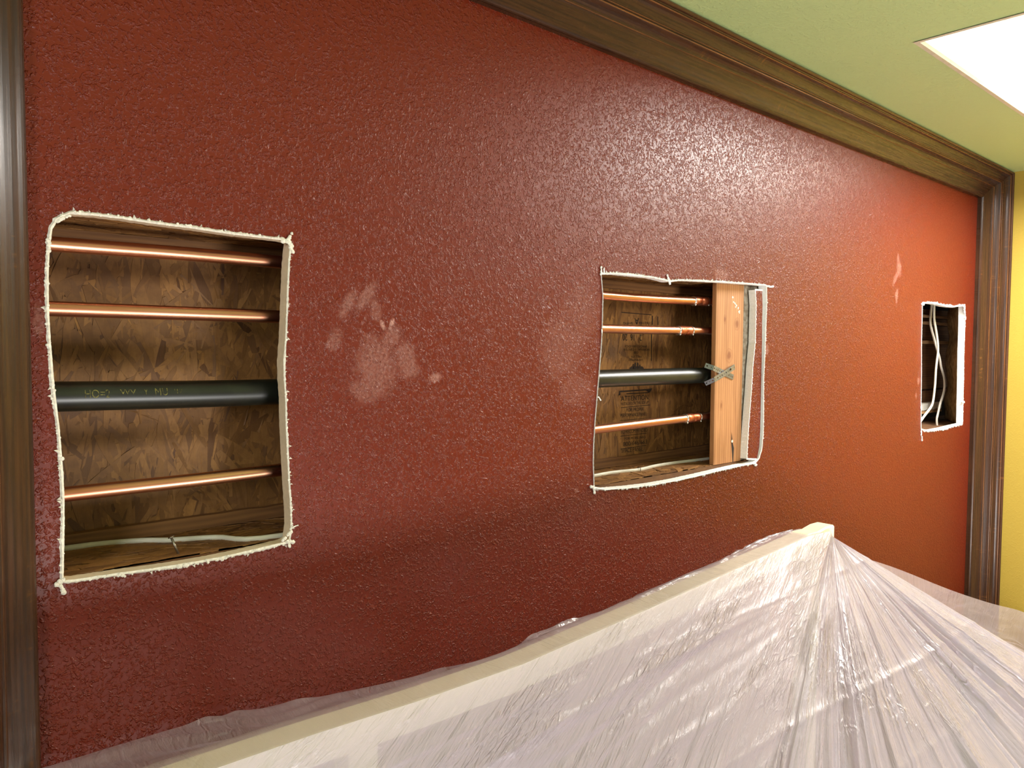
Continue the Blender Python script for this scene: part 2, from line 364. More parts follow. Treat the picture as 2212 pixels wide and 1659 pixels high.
for hi, px in enumerate(HOLES_PX):
    base = densify(px_loop(px)); n = len(base)
    c = sum(base, Vector((0, 0))) / n
    scl = (1.35, 1.2, 1.5)[hi]
    inner, mid, outer, back = [], [], [], []
    for i, p in enumerate(base):
        d = (base[(i+2) % n] - base[i-2]).normalized(); nrm = Vector((d.y, -d.x))
        if nrm.dot(p - c) < 0: nrm = -nrm
        a = mn.noise(Vector((i*.31, hi*9.1, 0))); b = mn.noise(Vector((i*.9, hi*9.1, 4)))
        cc = mn.noise(Vector((i*.045, hi*3.3, 8)))
        left = nrm.x < -.7; right = nrm.x > .7
        w = (.0022 + .0016*max(0, cc) + .0014*abs(a) + .0016*max(0, b)**1.0) * scl
        if right: w *= 0.75
        if hi and left: w *= 0.35
        if hi == 2 and not left: w *= 1.2
        inner.append(p - nrm*(.0004 + .0006*abs(b)) + nrm*.0)
        mid.append(p + nrm*w*.5 + Vector((b, a))*.0003)
        outer.append(p + nrm*w)
        back.append(p + Vector((a, b))*.0004)
    outer_loops.append(outer)
    V = []; 
    for k in range(n): V.append((outer[k].x, .9998, outer[k].y))
    for k in range(n): V.append((mid[k].x, .9975 - .0010*max(-.6, mn.noise(Vector((k*.7, hi, 2)))), mid[k].y))
    for k in range(n): V.append((inner[k].x, .9990 - .0008*mn.noise(Vector((k*.5, hi, 5))), inner[k].y))
    Fc = []
    for r_ in range(2):
        for k in range(n):
            k2 = (k+1) % n; Fc.append((r_*n+k, r_*n+k2, (r_+1)*n+k2, (r_+1)*n+k))
    # torn paper fuzz: little flakes sticking out along the rim
    for k in range(0, n, 2):
        if random.random() < .26:
            p = outer[k]; d = (outer[(k+1) % n] - outer[k-1]).normalized(); nr = Vector((d.y, -d.x))
            if nr.dot(p - c) < 0: nr = -nr
            s_ = random.uniform(.3, 1.0)**1.5 * .0026 * scl
            if hi and nr.x < -.7: s_ *= .35
            i0 = len(V); tip = p + nr*s_*1.3 + d*random.uniform(-1, 1)*s_
            q1 = p - nr*.001 - d*s_*.8; q2 = p - nr*.001 + d*s_*.8
            V += [(q1.x, .9994, q1.y), (q2.x, .9994, q2.y), (tip.x, .9978, tip.y), (p.x, .9968, p.y)]
            Fc += [(i0, i0+2, i0+3), (i0+2, i0+1, i0+3)]
    HOLES_PX[hi] = dict(V=V, F=Fc, inner=inner, back=back, c=c)
# wall face, back and hole sides
X0w, X1w, Z0w, Z1w = -.10, XW, ZF, CEIL
front = [[Vector((X0w, Z0w, 0)), Vector((X1w, Z0w, 0)), Vector((X1w, Z1w, 0)), Vector((X0w, Z1w, 0))]]
shrunk = []
for o_ in outer_loops:
    lp = [Vector((p.x, p.y, 0)) for p in o_]
    shrunk.append(lp)
polys = front + shrunk
tris = tessellate_polygon(polys)
flat = [p for lp in polys for p in lp]
V = [(p.x, 1.0, p.y) for p in flat]
Fc = []
for tr in tris:
    a, b, c3 = (flat[i] for i in tr)
    Fc.append(tuple(tr) if ((b - a).cross(c3 - a)).z > 0 else tuple(tr)[::-1])
k0 = len(V); V += [(p.x, 1.0 + TH, p.y) for p in flat]
Fc += [tuple(i + k0 for i in f)[::-1] for f in Fc[:len(tris)]]
wall = tag(link_mesh('wall_back', V, Fc, M['red']), kind='structure')
names = ['ragged cream gypsum edge torn around the left hole', 'ragged white gypsum edge torn around the middle hole', 'ragged white gypsum edge torn around the small right hole']
def blob(V, Fc, c, r, sy=.6, seed=0):
    bm = bmesh.new(); bmesh.ops.create_icosphere(bm, subdivisions=2, radius=1)
    k = len(V)
    for v in bm.verts:
        q = v.co * (1 + .45*mn.noise(v.co*2.3 + Vector((seed, 0, 0))))
        V.append((c[0] + q.x*r, c[1] + q.y*r*sy, c[2] + q.z*r))
    for f in bm.faces: Fc.append(tuple(k + v.index for v in f.verts))
    bm.free()
# overcut corners and snagged paper: chains of small crumbs, given by pixel strokes
SPURS = [
 [((150,466),(122,478),.0026),((620,520),(629,506),.0036),((612,520),(632,530),.0040),((626,528),(631,545),.0035),((135,1252),(124,1262),.0036),((128,1258),(138,1280),.0034),((620,1168),(630,1172),.0040),((610,1168),(626,1150),.0036),
  ((626,1142),(642,1134),.0014),((622,1170),(624,1182),.0028),((470,1208),(486,1206),.003),((385,1222),(402,1222),.0035),((106,520),(104,545),.003),((98,606),(102,612),.0026),((112,826),(116,848),.003),((130,985),(134,992),.0028),((258,1240),(268,1244),.0026)],
 [((1298,576),(1297,592),.0030),((1304,580),(1303,592),.0022),((1655,618),(1669,619),.0032),((1440,596),(1446,612),.0036),((1276,1050),(1284,1056),.0040),((1281,1054),(1284,1066),.0036),((1292,858),(1296,864),.0018),((1628,1000),(1632,1005),.0045),((1298,712),(1299,718),.0024)],
 [((2082,664),(2084,690),.006),((2078,868),(2081,868),.006),((1989,930),(1989,940),.004),((1990,944),(1991,950),.005),((2035,926),(2042,925),.007),((1990,657),(1994,657),.005),((1988,880),(1989,884),.004)]]
for hi, h in enumerate(HOLES_PX):
    V, Fc = h['V'], h['F']
    for (a, b, r) in SPURS[hi]:
        pa, pb = P(*a), P(*b); L = (pb - pa).length; m_ = max(2, int(L / (r*.8)))
        for k in range(m_ + 1):
            q = pa.lerp(pb, k/m_)
            blob(V, Fc, (q.x + random.uniform(-.3, .3)*r, .9985, q.z + random.uniform(-.3, .3)*r), r*random.uniform(.55, .9), .7, random.random()*50)
    ol = outer_loops[hi]
    for k in range(0, len(ol), 1):
        if random.random() < .30:
            a_, b_ = h['inner'][k], ol[k]; w_ = random.uniform(.2, 1.05); q = a_.lerp(b_, w_)
            lf_ = hi > 0 and q.x < h['c'].x and abs(q.x - min(p.x for p in ol)) < .03
            if lf_ and random.random() < .7: continue
            blob(V, Fc, (q.x, .9985, q.y), random.uniform(.0008, .0019)*(1, 1.1, 1.6)[hi]*(.5 if lf_ else 1), .6, k)
    e = link_mesh('torn_rim', V, Fc, M['gypsum'] if hi == 0 else M['gypsum_white'], wall); e['label'] = names[hi]
    n = len(h['inner']); V2 = []; F2 = []
    rows = 4
    for r_ in range(rows):
        for k in range(n):
            p = h['inner'][k].lerp(h['back'][k], r_/(rows-1))
            if r_ == rows-1: p = p + Vector((mn.noise(Vector((k*.4, 3, hi))), mn.noise(Vector((k*.4, 8, hi)))))*.0005
            V2.append((p.x, .9990 + (TH + .0006)*r_/(rows-1), p.y))
    for r_ in range(rows-1):
        for k in range(n):
            k2 = (k+1) % n; F2.append((r_*n+k, r_*n+k2, (r_+1)*n+k2, (r_+1)*n+k))
    j = link_mesh('cut_side', V2, F2, M['jamb'] if hi == 0 else M['jamb_white'], wall)

# ------------------------------------------------------------------ mouldings around the wall
# profile: (across 0..1 along width, out 0..1 along depth, wear)
ax = np.array([1, 1]) / math.sqrt(2)
PROF = []
def pp(t_, bulge, wear=0.0): PROF.append((t_ - bulge, t_ + bulge, wear))
raw = [(0.0,0.0,0),(0.0,.055,0),(.014,.078,.0),(.030,.086,0),(.040,.085,.9),(.046,.082,.9),(.052,.066,0),(.065,.068,0),(.09,.079,0),(.12,.083,0),(.15,.080,0),(.19,.066,0),(.24,.046,0),(.30,.026,0),(.36,.011,0),(.41,.005,0),
       (.436,.006,0),(.441,.016,.8),(.449,.021,.9),(.456,.022,0),(.48,.016,0),(.52,.020,0),(.56,.032,0),(.60,.050,0),(.622,.058,0),(.632,.060,.8),(.640,.056,.8),(.646,.050,0),(.650,.035,0),(.662,.035,0),(.665,.052,0),(.670,.057,.8),(.677,.058,.6),(.683,.038,0),(.70,.036,0),
       (.73,.027,0),(.77,.020,0),(.81,.020,0),(.85,.028,0),(.885,.044,0),(.898,.054,.8),(.908,.056,.8),(.914,.050,0),(.92,.040,0),(.935,.038,0),(.95,.052,.1),(.965,.060,.2),(1.0,.060,0),(1.0,.0,0)]
for (t_, b, w) in raw: pp(t_, b, w)
PROF[0] = (0, 0, 0); PROF[-1] = (1.0, 1.0, 0)
def moulding(name, pathfn, length, nlen, label):
    V = []; UVs = []; wr = []; Fc = []
    np_ = len(PROF)
    for i in range(nlen + 1):
        for (a, o_, w) in PROF:
            a_ = max(0.0, a); o2 = max(0.0, o_)
            x, y, z, ulen = pathfn(i / nlen, a_, o2)
            V.append((x, y, z)); UVs.append((ulen, a_*.13)); wr.append(w)
    for i in range(nlen):
        for k in range(np_ - 1):
            Fc.append((i*np_+k, (i+1)*np_+k, (i+1)*np_+k+1, i*np_+k+1))
    o = link_mesh(name, V, Fc, M['trim'], uvs=UVs, wear=wr)
    return tag(o, label, kind='structure')
def top(t_, a, o_):
    x0, x1 = XL - a*PW, XR + a*PW; x = x0 + (x1 - x0)*t_
    return x, 1.0 - o_*PD, ZC + a*PH, x
def rightp(t_, a, o_):
    z0, z1 = ZF, ZC + a*PH; z = z0 + (z1 - z0)*t_
    return XR + a*PW, 1.0 - o_*PD, z, z + 9
def leftp(t_, a, o_):
    z0, z1 = ZF, ZC + a*PH; z = z1 + (z0 - z1)*t_
    return XL - a*PW, 1.0 - o_*PD, z, z + 17
moulding('trim_1', top, 3, 60, 'dark stained crown moulding along the top of the red wall')
moulding('trim_2', rightp, 2, 60, 'dark stained upright moulding between the red wall and the yellow wall')
moulding('trim_3', leftp, 2, 60, 'dark stained upright moulding at the left end of the red wall')
tag(box('wall_side', -2.6, XL - PW + .001, 1.0 - PD, 1.02, ZF, CEIL, M['yellow']), kind='structure')

# ------------------------------------------------------------------ the cavity behind holes 1 and 2
YB, ZB, ZT = 1.168, -.2745, .1525
BX0, BX1 = -.02, 2.02
def strand_color_mat():
    t = NT('wood_strands'); g = t.coord()
    at = t.n('ShaderNodeAttribute', attribute_name='shade')
    n = t.noise(g, 60, 5, .65); n2 = t.noise(t.mapping(g, (300, 300, 40)), 1.0, 3, .6)
    base = t.mix(at.outputs['Fac'], lin(84, 50, 22), lin(168, 118, 60))
    base = t.mix(t.ramp(n, .4, .7, 0, .35), base, lin(90, 52, 20))
    base = t.mix(t.ramp(n2, .45, .7, 0, .3), base, lin(120, 78, 34))
    return t.done(**{'Base_Color': base, 'Roughness': .62, 'Normal': t.bump(n2, 1.0, .0003)})
M['strand'] = strand_color_mat()
def strands(name, n, region, plane, parent, ang=0.42, big=1.0, seed=1):
    """thin chips pressed on a board; plane: 'back' (x,z at YB), 'bottom'/'top' (x,y)"""
    rnd = random.Random(seed); V = []; Fc = []; sh = []
    (a0, a1, b0, b1) = region
    for i in range(n):
        L = rnd.uniform(.03, .095)*big; w = rnd.uniform(.005, .019)*big
        th = rnd.gauss(math.pi/2, ang) if rnd.random() < .9 else rnd.uniform(0, math.pi)
        if plane != 'back': th = rnd.gauss(0, .5)
        ca, sa = math.cos(th), math.sin(th)
        cx, cz = rnd.uniform(a0, a1), rnd.uniform(b0, b1)
        h = .0003 + .0022*i/n
        m = 5; top_ = []
        for s in (-1, 1):
            for k in range(m):
                u = (k/(m-1)*2 - 1) * (1 if s < 0 else -1)
                ww = w/2*(1 + .35*mn.noise(Vector((i*1.7, u*1.8 + s*7, seed)))) * (1 - .35*abs(u)**4)
                uu = u*L/2*(1 + .12*mn.noise(Vector((i*2.1, s*3.0, 5))))
                x, z = uu, s*ww
                px, pz = cx + x*ca - z*sa, cz + x*sa + z*ca
                top_.append((min(max(px, a0), a1), min(max(pz, b0), b1)))
        k0 = len(V); tilt = rnd.uniform(-.0006, .0006)
        for j, (px, pz) in enumerate(top_):
            hh = h + tilt*(1 if j < m else -1)
            V.append((px, YB - hh, pz) if plane == 'back' else (px, pz, ZB + hh) if plane == 'bottom' else (px, pz, ZT - hh))
        for (px, pz) in top_:
            V.append((px, YB, pz) if plane == 'back' else (px, pz, ZB) if plane == 'bottom' else (px, pz, ZT))
        N_ = 2*m
        Fc.append(tuple(range(k0, k0 + N_)))
        for j in range(N_): Fc.append((k0+j, k0+N_+j, k0+N_+(j+1) % N_, k0+(j+1) % N_))
        sh += [min(1, max(0, rnd.gauss(.52, .19)))] * (2*N_)
    o = link_mesh(name, V, Fc, M['strand'], parent)
    a = o.data.attributes.new('shade', 'FLOAT', 'POINT'); a.data.foreach_set('value', np.array(sh, dtype=np.float32))
    o['kind'] = 'stuff'
    return o
osb = tag(box('strand_board', BX0, BX1, YB, YB + .012, ZB - .02, ZT + .02, M['osb']),
          'wood strand board closing the back of the wall cavity behind the copper pipes', 'board')
strands('wood_strand', 2200, (.12, .62, ZB, ZT), 'back', osb, seed=3)
strands('wood_strand', 3300, (1.15, 1.95, ZB, ZT), 'back', osb, seed=4, ang=.3)
bp = tag(box('wood_plate', BX0, BX1, 1.0 + TH + .0005, YB - .0045, ZB - .02, ZB, M['osb']), 'chip-faced wood plate forming the floor of the wall cavity', 'plank')
strands('wood_strand', 700, (.12, .62, 1.022, YB - .005), 'bottom', bp, seed=5)
strands('wood_strand', 900, (1.05, 1.90, 1.022, YB - .005), 'bottom', bp, seed=6)
tp = tag(box('wood_plate', BX0, BX1, 1.0 + TH + .0005, YB - .0045, ZT, ZT + .02, M['osb']), 'chip-faced wood plate forming the roof of the wall cavity', 'plank')
strands('wood_strand', 600, (.12, .62, 1.022, YB - .005), 'top', tp, seed=7)
strands('wood_strand', 600, (1.05, 1.90, 1.022, YB - .005), 'top', tp, seed=8)
def batten(z0, z1, label, seed):
    V = []; Fc = []; n = 90
    for i in range(n + 1):
        x = BX0 + (BX1 - BX0)*i/n
        e = .0025*mn.noise(Vector((i*.35, seed, 0))); e2 = .002*mn.noise(Vector((i*.6, seed, 3)))
        lo = z0 + (e if seed == 1 else 0); hi_ = z1 + (e2 if seed == 2 else 0)
        V += [(x, YB - .016, lo), (x, YB - .016, hi_), (x, YB - .003, hi_), (x, YB - .003, lo)]
    for i in range(n):
        for k in range(4): Fc.append((i*4+k, i*4+(k+1) % 4, (i+1)*4+(k+1) % 4, (i+1)*4+k))
    Fc += [(0, 3, 2, 1), (4*n, 4*n+1, 4*n+2, 4*n+3)]
    return tag(link_mesh('wood_batten', V, Fc, M['plate']), label, 'batten')
batten(ZT - .020, ZT - .0025, 'thin wood strip along the top back edge of the cavity', 1)
batten(ZB + .003, ZB + .022, 'thin wood strip along the bottom back edge of the cavity', 2)
tag(box('wood_block', BX0 - .02, BX0 - .0005, 1.021, YB + .012, ZB - .02, ZT + .02, M['stud']), 'wood block closing the left end of the pipe cavity', 'block')

# stencilled print on the strand board
def text_mesh(s, name, mat, parent, p0, p1, h0, rot=False, y=None):
    """flat lettering between two pixels of its base line on the board, h0 = letter height in pixels"""
    cu = bpy.data.curves.new('lettering', 'FONT'); cu.body = s; cu.size = 1
    ob = bpy.data.objects.new('lettering', cu); col.objects.link(ob)
    bpy.context.view_layer.update()
    me = bpy.data.meshes.new_from_object(ob.evaluated_get(bpy.context.evaluated_depsgraph_get()))
    bpy.data.objects.remove(ob); bpy.data.curves.remove(cu)
    co_ = np.array([v.co[:] for v in me.vertices]); mnv, mxv = co_.min(0), co_.max(0)
    yy = (YB - .0032) if y is None else y
    A, B = P(*p0, yy), P(*p1, yy); T = P(p0[0], p0[1] - h0, yy)
    ht = (T - A).z
    Vn = []
    for v in me.vertices:
        u = (v.co.x - mnv[0]) / max(1e-6, (mxv[0] - mnv[0])); w = (v.co.y - mnv[1]) / max(1e-6, (mxv[1] - mnv[1]))
        if rot: u, w = 1 - u, 1 - w
        q = A.lerp(B, u); Vn.append((q.x, yy, q.z + w*ht))
    fs_ = [tuple(p.vertices) for p in me.polygons]
    bpy.data.meshes.remove(me)
    return link_mesh(name, Vn, fs_, mat, parent)
def zp(x, y): return (1280 + x/10.37, 830 + y/10.37)
def zq(x, y): return (1280 + x/11.85, 640 + y/11.85)
def lett(s, a, b, h, rot=False, f=zp): return text_mesh(s, 'stencil_print', M['ink'], osb, f(*a), f(*b), h/(10.37 if f is zp else 11.85), rot)
pr = [lett('ATTENTION', (640, 378), (1250, 345), 112), lett('INSTALLATION THIS SIDE UP', (640, 478), (1255, 432), 66),
      lett('FOR PROPER', (765, 618), (1150, 596), 80), lett('PERFORMANCE PANEL', (630, 742), (1215, 700), 78),
      lett('TO RECOMMENDED', (625, 1115), (1230, 1060), 84), lett('FOR MORE INFO', (720, 1245), (1190, 1210), 52),
      lett('800/646/663', (690, 1392), (1220, 1330), 96), lett('SPACE PANEL', (650, 1535), (1130, 1495), 96),
      lett('2   16  20', (770, 1135), (1260, 1145), 170, True, zq), lett('(32/16) A  SHTG', (790, 722), (1470, 715), 75, True, zq),
      lett('A', (1080, 722), (1190, 722), 160, True, zq),
      lett('SPACED 001-DC3', (830, 1310), (1400, 1312), 55, True, zq), lett('NOMINAL 1 CENTER', (800, 1392), (1460, 1394), 58, True, zq),
      lett('OSB', (1060, 1470), (1170, 1470), 55, True, zq), lett('MILL 174', (990, 1572), (1250, 1572), 50, True, zq), lett('LAMINATED', (930, 1655), (1280, 1655), 45, True, zq)]
def poly_print(pts, f):
    V = [P(*f(*q), YB - .0031) for q in pts]
    return link_mesh('stencil_print', V, [tuple(range(len(V)))], M['ink'], osb)
poly_print([(575,250),(600,215),(600,150),(1200,110),(1340,90),(1290,180),(1255,185),(1200,140),(620,180),(625,240)], zp)
poly_print([(760,225),(760,205),(1260,178),(1260,195)], zp)
for (a, b, w) in (((640,520),(1290,460),12), ((620,1160),(1210,1090),11), ((630,1445),(1200,1362),11), ((610,815),(1160,762),9)):
    poly_print([a, b, (b[0], b[1]+w), (a[0], a[1]+w)], zp)
poly_print([(740,402),(1510,468),(1510,484),(740,422)], zq)
poly_print([(1500,960),(1524,960),(1516,1655),(1500,1655)], zq)
poly_print([(1522,500),(1545,500),(1545,730),(1522,730)], zq); poly_print([(1665,520),(1683,520),(1683,735),(1665,735)], zq)
# round mill mark above the black pipe: three short bars over an arc
for (a, b, y0) in ((1367,1369.5,786), (1371,1374,783.5), (1376,1379,783.5), (1381,1383.5,788)):
    poly_print([(a, y0), (b, y0), (b, 798), (a, 798)], lambda x, y: (x, y))
poly_print([(1360,796),(1364,791.5),(1388,791.5),(1391,796),(1391,799),(1360,799)], lambda x, y: (x, y))
for o_ in pr: o_['label'] = 'black stencilled print'

# ------------------------------------------------------------------ pipes
YP = 1.052
def pipe_path(p_hole1, p_hole2, y=YP):
    a, b = P(*p_hole1[0], y), P(*p_hole1[1], y); c_, d = P(*p_hole2[0], y), P(*p_hole2[1], y)
    s = (a - b)/(a.x - b.x)
    first = a + s*(BX0 + .001 - a.x); last = d + (d - c_)/(d.x - c_.x)*(1.66 - d.x)
    return smooth_path([first, a, b, c_, d, last], 6)
def on_path(path, px, y=YP):
    x = P(px, 700, y).x
    for i in range(len(path)-1):
        if path[i].x <= x <= path[i+1].x:
            t_ = (x - path[i].x)/(path[i+1].x - path[i].x); return path[i].lerp(path[i+1], t_), (path[i+1]-path[i]).normalized()
    return path[-1], (path[-1]-path[-2]).normalized()
COP = [(((120,528),(600,566)), ((1303,638),(1540,652)), (1496, 1525), 'top copper pipe running through the wall cavity just below its roof'),
       (((120,667),(600,684)), ((1303,710),(1540,715)), (1464, 1492), 'second copper pipe from the top, running between the top one and the black pipe'),
       (((140,1068),(605,1015)), ((1285,928),(1540,897)), (1483, 1512), 'lowest copper pipe running below the black pipe')]
for (h1, h2, (ca, cb), label) in COP:
    path = pipe_path(h1, h2)
    root = empty('copper_pipe', path[0], label, 'pipe', 'copper pipes in the wall cavity')
    attach(tube('tube', path, .0091, M['copper'], seg=32), root)
    pa, d = on_path(path, ca); pb, _ = on_path(path, cb)
    L = (pb - pa).length
    pts, rad = [], []
    for k, (s_, r_) in enumerate([(0,.0092),(.0,.0104),(.12,.0107),(.46,.0107),(.49,.0100),(.53,.0100),(.56,.0107),(.88,.0107),(1,.0104),(1,.0092)]):
        pts.append(pa + d*(L*s_ + k*1e-5)); rad.append(r_)
    attach(tube('coupling', pts, .009, M['copper_hot'], seg=28, radii=rad), root)
    for s_ in (0.0, 1.0):
        q = pa + d*(L*s_)
        pts2 = [q + d*e for e in (-.0022, -.0010, .0010, .0022)]
        attach(tube('solder_ring', pts2, .009, M['solder'], seg=24, radii=[.0093, .0106, .0110, .0104]), root)
    for q_, r_ in ((pa, .0024), (pb, .0019)):
        v, f = [], []; blob(v, f, (q_.x, q_.y - .007, q_.z - .0092), r_, 1, r_*900); attach(link_mesh('solder_drip', v, f, M['solder'], smooth=True), root)
path = pipe_path(((120,857),(600,846)), ((1300,818),(1540,810)), 1.061)
bpipe = empty('black_pipe', path[0], 'thick black steel pipe with faded yellow stencil marks in the wall cavity', 'pipe')
RB = .0183
attach(tube('tube', path, RB, M['black_pipe'], seg=48), bpipe)
def pipe_text(s, x0, x1, ang_mid, hgt):
    cu = bpy.data.curves.new('lettering', 'FONT'); cu.body = s; cu.size = 1
    ob = bpy.data.objects.new('lettering', cu); col.objects.link(ob); bpy.context.view_layer.update()
    me = bpy.data.meshes.new_from_object(ob.evaluated_get(bpy.context.evaluated_depsgraph_get()))
    bm = bmesh.new(); bm.from_mesh(me); bmesh.ops.subdivide_edges(bm, edges=bm.edges, cuts=1); bm.to_mesh(me); bm.free()
    bpy.data.objects.remove(ob); bpy.data.curves.remove(cu)
    co_ = np.array([v.co[:] for v in me.vertices]); a, b = co_.min(0), co_.max(0)
    Vn = []
    for v in me.vertices:
        u = (v.co.x-a[0])/(b[0]-a[0]); w = (v.co.y-a[1])/(b[1]-a[1]) - .5
        px = x0 + (x1-x0)*u; c0, d = on_path(path, px, 1.061)
        th = ang_mid + w*hgt/RB
        Vn.append(c0 + Vector((0, -math.cos(th), math.sin(th)))*(RB + .0004))
    fs_ = [tuple(p.vertices) for p in me.polygons]; bpy.data.meshes.remove(me)
    o = link_mesh('stencil_mark', Vn, fs_, M['stencil_yellow']); o['label'] = 'faded yellow stencil mark'
    return attach(o, bpipe)
pipe_text('HO=2', 172, 226, .20, .0100); pipe_text('WV', 248, 282, .30, .0065); pipe_text('Y', 300, 307, .28, .0065); pipe_text('MU', 323, 350, .28, .0095)
pipe_text('\'17', 365, 382, .30, .006)

# perforated strap around the black pipe
def strap():
    c0, d = on_path(path, 1534, 1.061)
    root = empty('pipe_strap', c0, 'grey perforated metal strap crossed over the black pipe end on the stud', 'strap')
    def band(pts, w, name='band'):
        pts = [Vector(p) for p in pts]; V = []; Fc = []
        dirs = []
        seglen = .0085; path_ = []
        for i in range(len(pts)-1):
            k = max(1, round((pts[i+1]-pts[i]).length/seglen))
            for j in range(k): path_.append(pts[i].lerp(pts[i+1], j/k))
        path_.append(pts[-1])
        for i in range(len(path_)-1):
            a, b = path_[i], path_[i+1]; dd = (b-a).normalized(); wv = dd.cross(Vector((0,-1,0))).normalized()*w/2
            m = (a+b)/2; L = (b-a).length/2; k0 = len(V)
            out = [a+wv, m+wv, b+wv, b, b-wv, m-wv, a-wv, a]
            r = .0019 if i % 2 == 0 else .0012
            ang = [math.pi*.75 - k*math.pi/4 for k in range(8)]
            wn = wv.normalized()
            inn = [m + dd*(math.cos(t_)*r) + wn*(math.sin(t_)*r) for t_ in ang]
            V += out + inn
            for k in range(8): Fc.append((k0+k, k0+(k+1) % 8, k0+8+(k+1) % 8, k0+8+k))
        o = link_mesh(name, V, Fc, M['galv'])
        s = o.modifiers.new('thickness', 'SOLIDIFY'); s.thickness = .0009; s.offset = 0
        return attach(o, root)
    A = P(1521, 791, 1.042); A2 = P(1541, 795, 1.0185); B = P(1584, 815, 1.0200)
    A = P(1523, 789, 1.034)
    band([A, A2, P(1560, 804, 1.0200), B], .0125)
    C = P(1523, 826, 1.042); C2 = P(1543, 820, 1.0165); D = P(1587, 792, 1.0170)
    C = P(1523, 829, 1.034)
    band([C, C2, P(1562, 809, 1.0170), D], .0125)
    # loop behind the pipe
    V = []; Fc = []; n = 20
    for i in range(n+1):
        th = -1.35 + (math.pi + 2.7)*i/n
        th = math.radians(70) + math.radians(220)*i/n
        c1 = c0 - d*.010; q = Vector((0, -math.cos(th), math.sin(th)))*(RB + .0022)
        V += [c1 + q - d*.006, c1 + q + d*.006]
    for i in range(n): Fc.append((2*i, 2*i+2, 2*i+3, 2*i+1))
    attach(link_mesh('loop', V, Fc, M['galv'], smooth=True), root)
    q = P(1579, 797, 1.0165); v, f = tubevf([Vector((q.x, 1.0168, q.z)), Vector((q.x, 1.0140, q.z))], .0028, 12)
    attach(link_mesh('screw', v, f, M['nail'], smooth=False), root)

# ------------------------------------------------------------------ studs and leftover strip in hole 2
SY = 1.0215
sx0, sx1 = P(1545, 800, SY).x, P(1604, 800, SY).x
stud = empty('wall_stud', (sx0, SY, ZB), 'pale pine stud with knots beside the copper pipe ends in the middle hole', 'stud')
attach(box('timber', sx0, sx1, SY, SY + .012, ZB + .0005, ZT - .0005, M['stud'], bevel=.0015), stud)
q = P(1581, 953, SY); v, f = tubevf([Vector((q.x, SY+.001, q.z)), Vector((q.x, SY-.0012, q.z))], .0034, 12)
attach(link_mesh('nail_head', v, f, M['pvc']), stud)
pts = [(1580,932),(1583,958),(1585.5,968),(1584.5,985),(1584,999),(1582.5,999),(1581.5,980),(1580,960)]
V = [P(*k, SY - .0003) for k in pts]; attach(link_mesh('split', V, [tuple(range(len(V)))], M['void']), stud)
pts_ = [(1583,640),(1586,655),(1590,662),(1594,668),(1597,675)]
V, Fc = [], []
for k, p_ in enumerate(pts_):
    for j in range(3):
        q = P(p_[0]+random.uniform(-2, 2), p_[1]+random.uniform(-4, 4), SY); blob(V, Fc, (q.x, SY - .0004, q.z), .0022, .3, k*3+j)
w_ = attach(link_mesh('plaster_crumb', V, Fc, M['gypsum']), stud); w_['kind'] = 'stuff'
x2 = P(1624, 800, SY + .004).x
tag(box('wall_stud', sx1 + .0008, x2 + .085, SY + .004, SY + .030, ZB + .0005, ZT - .0005, M['dusty'], bevel=.002), 'second stud coated in grey plaster dust, right of the pale pine stud', 'stud')
strap()
def strip():
    yF, yK = 1.0035, 1.0212
    L = [(1617,627),(1619,660),(1618,700),(1617,740),(1612,790),(1609,840),(1605,890),(1602,930),(1600,965),(1599,993)]
    Rr = [(1646,627),(1647,660),(1646,700),(1646,740),(1645,790),(1644,840),(1643,890),(1642,930),(1640,965),(1634,996)]
    root = empty('drywall_strip', P(1620, 990, yF), 'narrow leftover strip of red drywall with white cut edges in the middle hole', 'drywall')
    lf, rf = [], []
    for i in range(len(L)-1):
        for j in range(8):
            t_ = j/8; a = P(*(np.array(L[i])*(1-t_)+np.array(L[i+1])*t_), yK); b = P(*(np.array(Rr[i])*(1-t_)+np.array(Rr[i+1])*t_), yF)
            e = .0007*mn.noise(Vector((i*8+j, 0, 0))*.7)
            lf.append(Vector((a.x + e, 0, a.z))); rf.append(Vector((b.x + e, 0, b.z)))
    n = len(lf); V = []; Fc = []
    inset = .0022
    for i in range(n):      # red face
        V += [(lf[i].x + inset*(1+.6*mn.noise(Vector((i*.8, 5, 0)))), yF - .0002, lf[i].z), (rf[i].x, yF - .0002, rf[i].z)]
    for i in range(n-1): Fc.append((2*i, 2*i+2, 2*i+3, 2*i+1))
    attach(link_mesh('painted_face', V, Fc, M['red']), root)
    V = []; Fc = []
    for i in range(n):
        V += [(lf[i].x, yK, lf[i].z), (lf[i].x, yF, lf[i].z), (rf[i].x, yF, rf[i].z), (rf[i].x, yK, rf[i].z)]
    for i in range(n-1):
        for k in range(4): Fc.append((4*i+k, 4*i+(k+1) % 4, 4*i+4+(k+1) % 4, 4*i+4+k))
    Fc += [(0,1,2,3), (4*n-4, 4*n-1, 4*n-2, 4*n-3)]
    for k in (0, n-1):
        m_ = 14
        for j in range(m_):
            q = lf[k].lerp(rf[k], j/(m_-1)); blob(V, Fc, (q.x, yF - .0002, q.z), .0022, .5, j + k)
    for i in range(0, n, 2): blob(V, Fc, (lf[i].x + .0012, yF - .0002, lf[i].z), .0018*random.uniform(.6, 1.2), .6, i)
    attach(link_mesh('gypsum_core', V, Fc, M['gypsum_white']), root)
strip()

